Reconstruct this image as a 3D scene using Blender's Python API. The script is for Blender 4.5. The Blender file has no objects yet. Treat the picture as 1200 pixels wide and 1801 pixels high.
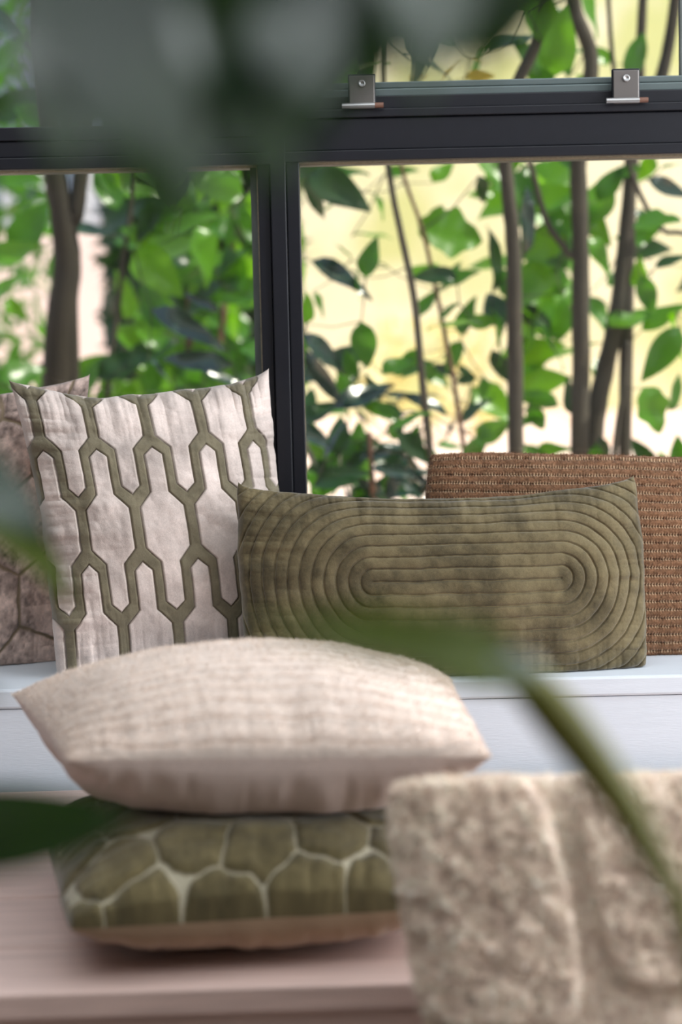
import bpy, math, random
import numpy as np
from mathutils import Vector, Matrix, Euler

random.seed(7); RS = np.random.RandomState(11)
C = bpy.context.scene.collection
SC = bpy.context.scene

# ------------------------------------------------------------------ camera
F = 3000.0; CX, CY = 600.0, 900.5
CAMZ = 0.927; PITCH = math.atan(280 / F); ROLL = -0.022
cd = bpy.data.cameras.new('camera'); cam = bpy.data.objects.new('camera', cd); C.objects.link(cam)
cd.sensor_fit = 'HORIZONTAL'; cd.sensor_width = 24.0; cd.lens = F * 24 / 1200
RM = Matrix.Rotation(math.pi / 2 - PITCH, 3, 'X') @ Matrix.Rotation(ROLL, 3, 'Z')
cam.location = (0, 0, CAMZ); cam.rotation_euler = RM.to_euler()
cd.clip_start = 0.02; cd.clip_end = 200
cd.dof.use_dof = True; cd.dof.focus_distance = 2.53; cd.dof.aperture_fstop = 2.45
SC.camera = cam

# ------------------------------------------------------------------ world, sun, lamps, exposure
w = bpy.data.worlds.new('sky'); SC.world = w; w.use_nodes = True
nt = w.node_tree; nt.nodes.clear()
out = nt.nodes.new('ShaderNodeOutputWorld'); bg = nt.nodes.new('ShaderNodeBackground')
tc = nt.nodes.new('ShaderNodeTexCoord'); sp = nt.nodes.new('ShaderNodeSeparateXYZ'); cr = nt.nodes.new('ShaderNodeValToRGB')
nt.links.new(tc.outputs['Generated'], sp.inputs[0]); nt.links.new(sp.outputs['Z'], cr.inputs[0])
cr.color_ramp.elements[0].position = 0.0; cr.color_ramp.elements[0].color = (0.86, 0.93, 1.0, 1)
cr.color_ramp.elements[1].position = 0.9; cr.color_ramp.elements[1].color = (0.50, 0.68, 1.0, 1)
nt.links.new(cr.outputs[0], bg.inputs[0]); bg.inputs[1].default_value = 1.1
nt.links.new(bg.outputs[0], out.inputs[0])

sl = bpy.data.lights.new('sun', 'SUN'); sun = bpy.data.objects.new('sun', sl); C.objects.link(sun)
sl.energy = 7.5; sl.angle = math.radians(0.6); sl.color = (1.0, 0.93, 0.80)
sun.rotation_euler = Vector((0.62, -0.10, 0.78)).to_track_quat('Z', 'Y').to_euler()

def area(name, loc, target, sx, sy, e, col):
    l = bpy.data.lights.new(name, 'AREA'); l.shape = 'RECTANGLE'; l.size = sx; l.size_y = sy; l.energy = e; l.color = col
    o = bpy.data.objects.new(name, l); C.objects.link(o); o.location = loc
    o.rotation_euler = (Vector(loc) - Vector(target)).to_track_quat('Z', 'Y').to_euler(); return o
area('side_daylight', (2.45, 1.5, 1.35), (0, 2.3, 0.5), 2.2, 1.7, 80, (0.93, 0.96, 1.0))
area('roof_daylight', (0.0, 0.95, 2.36), (0, .96, 0), 3.4, 3.0, 38, (0.86, 0.94, 1.0))

SC.view_settings.view_transform = 'Standard'; SC.view_settings.look = 'None'
SC.view_settings.gamma = 1.0; SC.view_settings.use_curve_mapping = False
SC.view_settings.exposure = 0.12
SC.cycles.use_denoising = True
SC.cycles.max_bounces = 8; SC.cycles.transparent_max_bounces = 24; SC.cycles.transmission_bounces = 4
SC.cycles.caustics_reflective = False; SC.cycles.caustics_refractive = False
SC.cycles.sample_clamp_indirect = 6

# ------------------------------------------------------------------ helpers
def at(px, py, Y):
    "world point at depth Y seen at photo pixel (px, py)"
    d = RM @ Vector(((px - CX) / F, -(py - CY) / F, -1.0))
    return Vector((0, 0, CAMZ)) + d * (Y / d.y)

def onz(px, py, Z):
    d = RM @ Vector(((px - CX) / F, -(py - CY) / F, -1.0))
    return Vector((0, 0, CAMZ)) + d * ((Z - CAMZ) / d.z)

def lin(c):
    return tuple(((x / 255) / 12.92 if x / 255 <= 0.04045 else ((x / 255 + 0.055) / 1.055) ** 2.4) for x in c)

def mat(name, col, rough=0.6, spec=0.5, sheen=0.0, metal=0.0, noise=0.0, scale=40.0, stretch=(1, 1, 1), attr=False,
        bump=0.0, bscale=300.0, trans=0.0, tcol=None, coat=0.0):
    m = bpy.data.materials.new(name); m.use_nodes = True; n = m.node_tree; L = n.links
    b = n.nodes['Principled BSDF']; o = n.nodes['Material Output']
    b.inputs['Roughness'].default_value = rough; b.inputs['Metallic'].default_value = metal
    b.inputs['Specular IOR Level'].default_value = spec
    b.inputs['Sheen Weight'].default_value = sheen; b.inputs['Sheen Roughness'].default_value = 0.45
    b.inputs['Coat Weight'].default_value = coat
    rgb = n.nodes.new('ShaderNodeRGB'); rgb.outputs[0].default_value = (*col, 1); src = rgb.outputs[0]
    if attr:
        a = n.nodes.new('ShaderNodeAttribute'); a.attribute_name = 'Col'; src = a.outputs['Color']
    t = n.nodes.new('ShaderNodeTexCoord'); mp = n.nodes.new('ShaderNodeMapping'); mp.inputs['Scale'].default_value = stretch
    L.new(t.outputs['Object'], mp.inputs[0])
    if noise:
        nz = n.nodes.new('ShaderNodeTexNoise'); nz.inputs['Scale'].default_value = scale; nz.inputs['Detail'].default_value = 4
        L.new(mp.outputs[0], nz.inputs['Vector'])
        mr = n.nodes.new('ShaderNodeMapRange'); mr.inputs['To Min'].default_value = 1 - noise; mr.inputs['To Max'].default_value = 1 + noise
        mr.inputs['From Min'].default_value = 0.25; mr.inputs['From Max'].default_value = 0.75
        L.new(nz.outputs['Fac'], mr.inputs['Value'])
        mx = n.nodes.new('ShaderNodeVectorMath'); mx.operation = 'SCALE'
        L.new(src, mx.inputs[0]); L.new(mr.outputs[0], mx.inputs['Scale']); src = mx.outputs[0]
    L.new(src, b.inputs['Base Color'])
    if bump:
        nb = n.nodes.new('ShaderNodeTexNoise'); nb.inputs['Scale'].default_value = bscale; nb.inputs['Detail'].default_value = 3
        L.new(mp.outputs[0], nb.inputs['Vector'])
        bp = n.nodes.new('ShaderNodeBump'); bp.inputs['Strength'].default_value = bump; bp.inputs['Distance'].default_value = 0.002
        L.new(nb.outputs['Fac'], bp.inputs['Height']); L.new(bp.outputs[0], b.inputs['Normal'])
    if trans:
        tr = n.nodes.new('ShaderNodeBsdfTranslucent'); tr.inputs[0].default_value = (*(tcol or col), 1)
        ms = n.nodes.new('ShaderNodeMixShader'); ms.inputs[0].default_value = trans
        L.new(b.outputs[0], ms.inputs[1]); L.new(tr.outputs[0], ms.inputs[2]); L.new(ms.outputs[0], o.inputs[0])
    return m

def glass_mat(name, refl=0.06):
    m = bpy.data.materials.new(name); m.use_nodes = True; n = m.node_tree; L = n.links
    n.nodes.remove(n.nodes['Principled BSDF']); o = n.nodes['Material Output']
    tr = n.nodes.new('ShaderNodeBsdfTransparent'); tr.inputs[0].default_value = (0.955, 0.975, 0.965, 1)
    gl = n.nodes.new('ShaderNodeBsdfGlossy'); gl.inputs['Roughness'].default_value = 0.02
    fr = n.nodes.new('ShaderNodeFresnel'); fr.inputs[0].default_value = 1.45
    di = n.nodes.new('ShaderNodeBsdfDiffuse'); di.inputs[0].default_value = (0.75, 0.8, 0.8, 1)
    nz = n.nodes.new('ShaderNodeTexNoise'); nz.inputs['Scale'].default_value = 5; nz.inputs['Detail'].default_value = 5
    mr = n.nodes.new('ShaderNodeMapRange'); mr.inputs['From Min'].default_value = .4; mr.inputs['From Max'].default_value = .9
    mr.inputs['To Min'].default_value = 0.0; mr.inputs['To Max'].default_value = 0.02
    m1 = n.nodes.new('ShaderNodeMixShader'); m2 = n.nodes.new('ShaderNodeMixShader')
    L.new(nz.outputs['Fac'], mr.inputs['Value']); L.new(mr.outputs[0], m1.inputs[0])
    L.new(tr.outputs[0], m1.inputs[1]); L.new(di.outputs[0], m1.inputs[2])
    L.new(fr.outputs[0], m2.inputs[0]); L.new(m1.outputs[0], m2.inputs[1]); L.new(gl.outputs[0], m2.inputs[2])
    L.new(m2.outputs[0], o.inputs[0]); return m

def mesh_obj(name, V, Fa, m, parent=None, smooth=True, col=None):
    me = bpy.data.meshes.new(name); V = np.asarray(V, np.float32)
    if isinstance(Fa, np.ndarray):
        k = Fa.shape[1]
        me.vertices.add(len(V)); me.vertices.foreach_set('co', V.ravel())
        me.loops.add(Fa.size); me.loops.foreach_set('vertex_index', Fa.astype(np.int32).ravel())
        me.polygons.add(len(Fa)); me.polygons.foreach_set('loop_start', np.arange(0, Fa.size, k, dtype=np.int32))
        me.update(calc_edges=True)
    else:
        me.from_pydata([tuple(map(float, v)) for v in V], [], Fa)
    if col is not None:
        a = me.color_attributes.new('Col', 'FLOAT_COLOR', 'POINT')
        a.data.foreach_set('color', np.c_[col, np.ones(len(col))].astype(np.float32).ravel())
    me.polygons.foreach_set('use_smooth', np.full(len(me.polygons), smooth))
    me.materials.append(m); me.validate()
    o = bpy.data.objects.new(name, me); C.objects.link(o)
    if parent: o.parent = parent
    return o

def tag(o, label=None, cat=None, group=None, kind=None):
    if label: o['label'] = label
    if cat: o['category'] = cat
    if group: o['group'] = group
    if kind: o['kind'] = kind
    return o

def empty(name, loc=(0, 0, 0)):
    o = bpy.data.objects.new(name, None); C.objects.link(o); o.location = loc; o.empty_display_size = 0.05
    return o

def boxes(name, L, m, parent=None, bev=0.0, off=(0, 0, 0)):
    "one mesh of axis-aligned boxes (x0,x1,y0,y1,z0,z1)"
    V = []; Fc = []
    for (x0, x1, y0, y1, z0, z1) in L:
        b = len(V)
        V += [(x - off[0], y - off[1], z - off[2]) for x in (x0, x1) for y in (y0, y1) for z in (z0, z1)]
        Fc += [tuple(b + i for i in f) for f in ((0, 1, 3, 2), (4, 6, 7, 5), (0, 4, 5, 1), (2, 3, 7, 6), (0, 2, 6, 4), (1, 5, 7, 3))]
    o = mesh_obj(name, V, Fc, m, parent, smooth=False)
    if bev:
        md = o.modifiers.new('b', 'BEVEL'); md.width = bev; md.segments = 2; md.limit_method = 'ANGLE'
    return o

def tube(name, pts, rad, m, parent=None, seg=8, sub=6, wob=0.0):
    pts = [Vector(p) for p in pts]; n = len(pts)
    P = []; R = []
    for i in range(n - 1):
        p0 = pts[max(i - 1, 0)]; p1 = pts[i]; p2 = pts[i + 1]; p3 = pts[min(i + 2, n - 1)]
        for k in range(sub):
            t = k / sub
            P.append(0.5 * ((2 * p1) + (p2 - p0) * t + (2 * p0 - 5 * p1 + 4 * p2 - p3) * t * t + (3 * p1 - p0 - 3 * p2 + p3) * t ** 3))
            R.append(rad[i] * (1 - t) + rad[i + 1] * t)
    P.append(pts[-1]); R.append(rad[-1])
    V = []; Fc = []
    for i, p in enumerate(P):
        d = (P[min(i + 1, len(P) - 1)] - P[max(i - 1, 0)]).normalized()
        a = d.cross(Vector((0, 1, 0.1))).normalized(); b = d.cross(a)
        for k in range(seg):
            th = 2 * math.pi * k / seg; r = R[i] * (1 + wob * random.uniform(-1, 1))
            V.append(p + (a * math.cos(th) + b * math.sin(th)) * r)
    for i in range(len(P) - 1):
        for k in range(seg):
            Fc.append((i * seg + k, i * seg + (k + 1) % seg, (i + 1) * seg + (k + 1) % seg, (i + 1) * seg + k))
    Fc.append(tuple(range(seg))[::-1]); Fc.append(tuple((len(P) - 1) * seg + k for k in range(seg)))
    return mesh_obj(name, V, Fc, m, parent)

def vnoise(x, y, seed):
    g = np.random.RandomState(seed).rand(64, 64)
    xi = np.floor(x).astype(int); yi = np.floor(y).astype(int); fx = x - xi; fy = y - yi
    fx = fx * fx * (3 - 2 * fx); fy = fy * fy * (3 - 2 * fy)
    a = g[xi % 64, yi % 64]; b = g[(xi + 1) % 64, yi % 64]; c = g[xi % 64, (yi + 1) % 64]; d = g[(xi + 1) % 64, (yi + 1) % 64]
    return (a * (1 - fx) + b * fx) * (1 - fy) + (c * (1 - fx) + d * fx) * fy * 1.0
def fbm(x, y, seed, o=4):
    s = 0; amp = 0.5; t = 0
    for k in range(o):
        s = s + amp * vnoise(x * 2 ** k + 17.3 * k, y * 2 ** k + 5.1 * k, seed + k); t += amp; amp *= 0.5
    return s / t
def sstep(a, b, x):
    t = np.clip((x - a) / (b - a), 0, 1); return t * t * (3 - 2 * t)

# ------------------------------------------------------------------ materials
M = {}
M['frame'] = mat('black_painted_steel', lin((24, 25, 32)), rough=0.4, spec=0.4, noise=0.08, scale=60)
M['alu'] = mat('grey_aluminium', lin((110, 122, 122)), rough=0.35, metal=0.6)
M['seal'] = mat('glazing_seal', lin((92, 98, 96)), rough=0.7, noise=0.25, scale=70, stretch=(1, 1, .4))
M['putty'] = mat('old_putty', lin((150, 138, 115)), rough=0.9, noise=0.3, scale=160)
M['steel'] = mat('dull_steel', lin((120, 115, 112)), rough=0.4, metal=0.7)
M['pin'] = mat('bright_steel', lin((190, 190, 190)), rough=0.3, metal=0.8)
M['copper'] = mat('brown_plastic', lin((120, 85, 70)), rough=0.5)
M['darkhole'] = mat('dark_screw', lin((20, 20, 22)), rough=0.4)
M['glass'] = glass_mat('window_glass')
M['white'] = mat('white_paint', lin((214, 221, 229)), rough=0.55, noise=0.03, scale=8, stretch=(1, 1, 14), bump=0.15, bscale=60)
M['wood'] = mat('bleached_wood', lin((216, 188, 178)), rough=0.36, noise=0.16, scale=7, stretch=(1, 16, 16), bump=0.15, bscale=60)
M['floor'] = mat('grey_concrete', lin((120, 112, 106)), rough=0.8, noise=0.15, scale=6)
M['ceil'] = mat('white_ceiling', lin((225, 225, 222)), rough=0.9)
M['cloth'] = mat('velvet_pile', (1, 1, 1), rough=0.85, spec=0.15, sheen=0.35, attr=True, noise=0.10, scale=420, bump=0.35, bscale=900)
M['fibre'] = mat('yarn_fibre', (1, 1, 1), rough=0.9, spec=0.1, sheen=0.3, attr=True)
M['bark'] = mat('bark', lin((60, 54, 44)), rough=0.9, noise=0.35, scale=30, stretch=(1, 1, .3), bump=0.6, bscale=80)
M['bark_dark'] = mat('dark_bark', lin((36, 30, 18)), rough=0.9, noise=0.3, scale=30, stretch=(1, 1, .3), bump=0.6, bscale=80)
M['twig'] = mat('red_brown_twig', lin((96, 66, 50)), rough=0.8, noise=0.2)
def leafm(n, c, t, tr=0.45, rough=0.32, spec=.5):
    return mat(n, lin(c), rough=rough, spec=spec, noise=0.2, scale=14, trans=tr, tcol=lin(t))
M['leaf_a'] = leafm('mid_green_leaf', (48, 92, 14), (84, 150, 8))
M['leaf_b'] = leafm('bright_green_leaf', (66, 118, 14), (116, 178, 8))
M['leaf_c'] = leafm('dark_green_leaf', (26, 54, 16), (44, 92, 8), .3)
M['leaf_d'] = leafm('glossy_dark_leaf', (20, 46, 30), (36, 70, 20), .1, .22, .8)
M['leaf_y'] = leafm('yellowed_leaf', (190, 170, 70), (210, 180, 80))
M['leaf_pale'] = leafm('pale_sunlit_leaf', (226, 214, 150), (230, 220, 150))
M['leaf_fg'] = leafm('houseplant_leaf', (20, 50, 26), (60, 100, 0), .15, .27, .7)
M['leaf_fg2'] = leafm('houseplant_leaf_light', (64, 76, 14), (90, 115, 0), .3, .6, .15)
M['stem'] = mat('green_stem', lin((104, 104, 24)), rough=0.6, noise=0.1)
M['pot'] = mat('clay_pot', lin((150, 100, 76)), rough=0.8, noise=0.1)
M['soil'] = mat('soil', lin((50, 38, 30)), rough=1, noise=0.3, bump=.6, bscale=60)
M['cream'] = mat('cream_render', lin((248, 242, 206)), rough=0.9, noise=0.07, scale=.5)
def two_tone(m, c2, scale, lo, hi):
    n = m.node_tree; L = n.links; b = n.nodes['Principled BSDF']; src = b.inputs['Base Color'].links[0].from_socket
    t = n.nodes.new('ShaderNodeTexCoord'); nz = n.nodes.new('ShaderNodeTexNoise'); nz.inputs['Scale'].default_value = scale; nz.inputs['Detail'].default_value = 3
    mr = n.nodes.new('ShaderNodeMapRange'); mr.inputs['From Min'].default_value = lo; mr.inputs['From Max'].default_value = hi
    mx = n.nodes.new('ShaderNodeMix'); mx.data_type = 'RGBA'; mx.inputs[7].default_value = (*c2, 1)
    L.new(t.outputs['Object'], nz.inputs['Vector']); L.new(nz.outputs['Fac'], mr.inputs['Value']); L.new(mr.outputs[0], mx.inputs[0])
    L.new(src, mx.inputs[6]); L.new(mx.outputs[2], b.inputs['Base Color'])
two_tone(M['cream'], lin((214, 218, 150)), .55, .45, .62)
M['pave'] = mat('pale_pink_paving', lin((236, 208, 192)), rough=0.9, noise=0.12, scale=.9)
M['bluewall'] = mat('blue_grey_render', lin((128, 140, 158)), rough=0.8, noise=0.1, scale=1)
two_tone(M['pave'], lin((206, 150, 118)), 1.6, .52, .66)
M['pinkwall'] = mat('pink_white_render', lin((248, 228, 220)), rough=.9, noise=.05, scale=.8)
M['taupewall'] = mat('taupe_wall_paint', lin((118, 110, 104)), rough=.9)
M['redwall'] = mat('red_brown_fence', lin((100, 52, 44)), rough=0.8, noise=0.2, scale=3)
M['whitepaint'] = mat('white_joinery', lin((235, 235, 235)), rough=0.6)
M['darkglass'] = mat('dark_window_glass', lin((60, 72, 84)), rough=0.1)

# ------------------------------------------------------------------ room shell
YF = 2.78          # inner face of the black frame
YG = 2.815         # glass
SILL = 0.4395; BENCH = 0.30
tag(boxes('floor', [(-2.6, 2.6, -1.0, 2.5, -0.06, 0)], M['floor']), kind='structure')
tag(boxes('ceiling', [(-3.4, 3.4, -1.2, 2.9, 2.42, 2.5)], M['ceil']), kind='structure')
tag(boxes('wall_back', [(-2.7, 2.7, -1.1, -1.0, 0, 2.42)], M['taupewall']), kind='structure')
tag(boxes('wall_left', [(-2.7, -2.6, -1.0, 2.78, 0, 2.42)], M['taupewall']), kind='structure')
tag(boxes('wall_right', [(2.6, 2.7, -1.0, 2.78, 0, 0.45), (2.6, 2.7, -1.0, 2.78, 2.2, 2.42), (2.6, 2.7, -1.0, 0.3, .45, 2.2)], M['ceil']), kind='structure')
sill = empty('windowsill', (0, 2.5, 0)); tag(sill, kind='structure')
boxes('sill_board', [(-2.6, 2.6, 0.0, 0.42, SILL - 0.030, SILL)], M['white'], sill, bev=0.004)
zz = SILL - 0.030
k = 0
while zz > 0.0:
    z0 = max(0, zz - 0.135)
    boxes('fascia_board' , [(-2.6, 2.6, 0.004, 0.03, z0 + 0.0012, zz - 0.0008)], M['white'], sill, bev=0.0012)
    zz = z0; k += 1
tag(boxes('wall_window', [(-2.6, 2.6, 2.78, 2.92, 0, SILL - 0.032), (-2.6, 2.6, 2.78, 2.92, 1.75, 2.42),
                          (-2.8, -2.2, 2.78, 2.92, SILL, 1.75), (2.2, 2.8, 2.78, 2.92, SILL, 1.75)], M['white']), kind='structure')

def zp(py, Y=YF, px=600): return at(px, py, Y).z
def xp(px, Y=YF, py=600): return at(px, py, Y).x
# mullion: centre post and the slimmer beads each side
mu = empty('trim_1', (xp(497), YF, SILL)); tag(mu, kind='structure')
def mb(name, a, b, y0, y1, z0, z1, m=M['frame'], bev=0.0015):
    return boxes(name, [(a, b, y0, y1, z0, z1)], m, mu, bev, off=(xp(497), YF, SILL))
xm = [xp(p, YF, 500) for p in (458, 480, 507, 531)]
mb('post', xm[1], xm[2], YF - 0.004, 2.86, SILL, 1.74)
mb('left_bead', xm[0], xm[1] - 0.001, YF + 0.004, 2.85, SILL, 1.74)
mb('right_bead', xm[2] + 0.001, xm[3], YF + 0.004, 2.85, SILL, 1.74)
mb('glazing_seal', xm[0] - 0.013, xm[0] - .002, YG - 0.006, YG - 0.001, SILL, 1.74, M['seal'], .0005)
mb('putty_line', xm[0] - 0.002, xm[0], YF + 0.012, YG, SILL, 1.74, M['putty'], 0)
# transoms
def rail_stack(name, x0, x1, rows, px):
    r = empty(name, ((x0 + x1) / 2, YF, zp(280, YF, px))); tag(r, kind='structure')
    for (nm, a, b, dy, m) in rows:
        boxes(nm, [(x0, x1, YF + dy, 2.86, zp(b, YF, px), zp(a, YF, px))], m, r, 0.0016, off=r.location)
    return r
rail_stack('trim_2', xm[3] - .024, 2.2, [('glazing_bead', 262.5, 281, -0.004, M['frame']), ('rail_face', 206, 261.5, 0.003, M['frame']),
                                  ('upper_lip', 190, 205, -0.003, M['frame']), ('sash_rail', 166, 189, 0.010, M['frame'])], 700)
rail_stack('trim_3', -2.2, xm[0] + .022, [('glazing_bead', 272, 293, -0.004, M['frame']), ('rail_face', 243, 271, 0.002, M['frame']),
                                  ('upper_lip', 218, 242, -0.002, M['frame'])], 300)
def window(name, x0, x1, z0, z1, extra=None):
    wv = empty(name, ((x0 + x1) / 2, YG, z0)); tag(wv, kind='structure')
    off = wv.location
    boxes('pane', [(x0, x1, YG, YG + 0.004, z0, z1)], M['glass'], wv, 0, off)
    return wv
w1 = window('window_1', -2.2, xm[0] - .001, SILL, zp(292, YF, 300))
w2 = window('window_2', xm[3], 2.2, SILL, zp(280, YF, 700))
w3 = window('window_3', -2.2, xm[0] - .001, zp(218, YF, 300), 1.74)
w4 = window('window_4', xm[3], 2.2, zp(142, YF, 700), 1.74)
for wv, x0, x1, zt in ((w1, -2.2, xm[0], SILL), (w2, xm[3], 2.2, SILL)):
    boxes('bottom_rail', [(x0, x1, YF, 2.86, SILL, SILL + 0.045)], M['frame'], wv, 0.0015, wv.location)
boxes('putty_line', [(xm[3], 2.2, YF + .01, YG, zp(283, YF, 700), zp(281, YF, 700))], M['putty'], w2, 0, w2.location)
boxes('putty_line', [(-2.2, xm[0], YF + .01, YG, zp(294.5, YF, 300), zp(293, YF, 300))], M['putty'], w1, 0, w1.location)
boxes('sash_edge', [(xm[3], 2.2, YF + 0.018, 2.85, zp(166, YF, 700), zp(152, YF, 700)), (xm[3], 2.2, YF + 0.024, 2.85, zp(150.5, YF, 700), zp(139, YF, 700))],
      M['alu'], w4, 0.0016, w4.location)
boxes('vertical_edge_trim', [(xp(1196, YG, 60), xp(1196, YG, 60) + .012, YG - .002, YG + .01, zp(139, YF, 700), 1.74)], M['seal'], w4, .001, w4.location)
for (hx, hy) in ((637, 187), (1102, 178)):
    c = at(hx, hy, YF - .008) - w4.location
    s = (YF - .008) / F
    def hb(nm, L, m, par):
        return boxes(nm, [(c.x + a * s, c.x + b * s, c.y + d, c.y + e, c.z + f * s, c.z + g * s) for (a, b, d, e, f, g) in L], m, par, .0012)
    hg = hb('hinge', [(-22, 22, 0, .003, -4, 53)], M['steel'], w4)
    hb('hinge_cover', [(-24, 24, .003, .012, 0, 56)], M['frame'], hg)
    # screw: short cylinder facing the room
    V = []; Fc = []; n = 16
    for r_, yy in ((6.2, 0), (6.2, -.0022), (4.2, -.003), (3.2, -.001), (0.01, -.001)):
        for q in range(n):
            V.append((c.x + r_ * s * math.cos(q * 2 * math.pi / n), c.y + yy, c.z + 39 * s + r_ * s * math.sin(q * 2 * math.pi / n)))
    for i in range(4):
        for q in range(n): Fc.append((i * n + q, i * n + (q + 1) % n, (i + 1) * n + (q + 1) % n, (i + 1) * n + q))
    mesh_obj('screw', V, Fc, M['pin'], hg)
    def pinrod(nm, a, b, m):
        V = []; Fc = []; n = 12
        for xx, rr in ((a, 0.01), (a, 4.6), (b, 4.6), (b, .01)):
            for q in range(n): V.append((c.x + xx * s, c.y - .003 + rr * s * math.cos(q * 2 * math.pi / n), c.z + 1 * s + rr * s * math.sin(q * 2 * math.pi / n)))
        for i in range(3):
            for q in range(n): Fc.append((i * n + q, i * n + (q + 1) % n, (i + 1) * n + (q + 1) % n, (i + 1) * n + q))
        return mesh_obj(nm, V, Fc, m, hg, smooth=False)
    pinrod('hinge_pin', -35, 22, M['pin']); pinrod('pin_end', 22, 37, M['copper'])

# ------------------------------------------------------------------ wooden bench
YB = 1.650
bench = empty('wooden_bench', (0, 2.0, 0))
tag(bench, 'low bleached pinkish wood bench under the cushion stack', 'bench')
def bb(nm, L, bev=.003): return boxes(nm, L, M['wood'], bench, bev, off=(0, 2.0, 0))
ang = -0.012
yy = YB
for wd in (0.14, 0.17, 0.17, 0.17, 0.17):
    y1 = min(yy + wd, 2.458)
    bb('top_board', [(-1.5, 1.5, yy, y1 - .003, BENCH - .028, BENCH)], .0035)
    yy = y1
bb('front_apron', [(-1.5, 1.5, YB + .012, YB + .034, BENCH - .13, BENCH - .028)])
for x in (-1.4, 1.33):
    for y in (YB + .036, 2.4): bb('leg', [(x, x + .07, y, y + .07, 0, BENCH - .028)])
bench.rotation_euler.z = 0.025

# ------------------------------------------------------------------ cushions
def grid(n, mixl=0.55):
    t = np.linspace(-1, 1, n); return mixl * t + (1 - mixl) * np.sin(t * math.pi / 2)

def panel(corners, T, N, W, H, fn, flip, pinch=0.05, power=0.42, seed=3, wr=0.004, clampz=None, sag=0.0, low=0.004, wedge=0.0, edge=.012, side_pinch=None, ear=.62, rnd=.05, pbot=None, clamptop=None):
    """one half of a cushion. corners TL,TR,BR,BL; T bulge; fn(x,y)->(height,colour)"""
    nu, nv = N
    u, v = np.meshgrid(grid(nu), grid(nv))
    pu = pinch if side_pinch is None else side_pinch
    wob = lambda a, k: edge * (fbm(a * 3.2 + 7, a * 0 + k, seed + 31, 3) - .5) * 2
    uu = u * (1 - pu * (1 - v ** 2) ** ear * np.abs(u) ** 1.5 + wob(v, 3.3) * np.abs(u) ** 3)
    pv = np.where(v > 0, pinch, pinch if pbot is None else pbot)
    vv = v * (1 - pv * (1 - u ** 2) ** ear * np.abs(v) ** 1.5 + wob(u, 8.1) * np.abs(v) ** 3)
    rr = 1 - rnd * np.abs(u * v) ** 5; uu = uu * rr; vv = vv * rr
    TL, TR, BR, BL = [np.array(c) for c in corners]
    s = (uu + 1) / 2; t = (1 - vv) / 2
    P = (TL[None, None] * ((1 - s) * (1 - t))[..., None] + TR * (s * (1 - t))[..., None] + BR * (s * t)[..., None] + BL * ((1 - s) * t)[..., None])
    n = np.cross(TR - TL, TL - BL); n /= np.linalg.norm(n)   # faces the camera side for TL,TR,BL order
    if flip: n = -n
    b = np.power(np.clip((1 - u ** 2) * (1 - v ** 2), 0, 1), power)
    b = b * (1 - wedge * v)                                       # fuller toward the bottom
    x = u * W / 2; y = v * H / 2
    # low undulation and puckers running in from the seam
    b2 = T * b + low * (fbm(x * 14 + 3, y * 14 + 9, seed) - .5) * 2 * np.clip(b * 1.6, 0, 1)
    ed = np.minimum(1 - np.abs(v), 1.0); eu = 1 - np.abs(u)
    b2 += wr * np.exp(-ed / 0.22) * np.clip(ed * 14, 0, 1) * (fbm(x * 55, y * 5, seed + 9, 3) - .5) * 2.4 * np.clip(eu * 5, 0, 1)
    b2 += wr * np.exp(-eu / 0.22) * np.clip(eu * 14, 0, 1) * (fbm(x * 5, y * 55, seed + 19, 3) - .5) * 2.4 * np.clip(ed * 5, 0, 1)
    P = P + n * b2[..., None]
    # seam droop so edges are not ruler straight
    P[..., 2] -= sag * (1 - u ** 2) * np.abs(v)
    Pu = np.gradient(P, axis=1); Pv = np.gradient(P, axis=0)
    nn = np.cross(Pu, Pv); nn /= (np.linalg.norm(nn, axis=2, keepdims=True) + 1e-12)
    if (nn * n).sum(2).mean() < 0: nn = -nn
    h, col = fn(x, y, u, v)
    fade = np.clip(np.minimum(1 - np.abs(u), 1 - np.abs(v)) * 30, 0, 1)
    P = P + nn * (h * fade)[..., None]
    if clampz is not None:
        z = P[..., 2]; P[..., 2] = np.where(z < clampz + .006, clampz + .006 * np.exp(np.minimum((z - clampz - .006), 0) / .006), z)
    if clamptop is not None:
        z = P[..., 2]; P[..., 2] = np.where(z > clamptop - .006, clamptop - .006 * np.exp(np.minimum((clamptop - .006 - z), 0) / .006), z)
    idx = np.arange(nu * nv).reshape(nv, nu)
    a, b_, c, d = idx[:-1, :-1], idx[:-1, 1:], idx[1:, 1:], idx[1:, :-1]
    Fa = np.stack([a, b_, c, d] if (np.dot(np.cross(TR - TL, TL - BL), n) > 0) else [a, d, c, b_], -1).reshape(-1, 4)
    return P.reshape(-1, 3), Fa, col.reshape(-1, 3), nn.reshape(-1, 3)

def fibres(name, P, N_, col, count, length, width, parent, off, lean=(0, 0, -0.4), seed=1, jit=.6, wgt=None):
    rs = np.random.RandomState(seed)
    i = rs.choice(len(P), count, p=wgt) if wgt is not None else rs.randint(0, len(P), count)
    p = P[i] + rs.randn(count, 3) * 0.0006; n = N_[i] + rs.randn(count, 3) * jit + np.array(lean)
    n /= np.linalg.norm(n, axis=1, keepdims=True)
    L = length * rs.uniform(.5, 1.2, (count, 1))
    t = np.cross(n, rs.randn(count, 3)); t /= np.linalg.norm(t, axis=1, keepdims=True)
    V = np.stack([p - t * width / 2 - n * .001, p + t * width / 2 - n * .001, p + n * L], 1).reshape(-1, 3) - np.array(off)
    cc = np.repeat(col[i] * rs.uniform(.75, 1.3, (count, 1)), 3, axis=0)
    o = mesh_obj(name, V, np.arange(count * 3).reshape(-1, 3), M['fibre'], parent, col=np.clip(cc, 0, 1))
    o['kind'] = 'stuff'; return o

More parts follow.
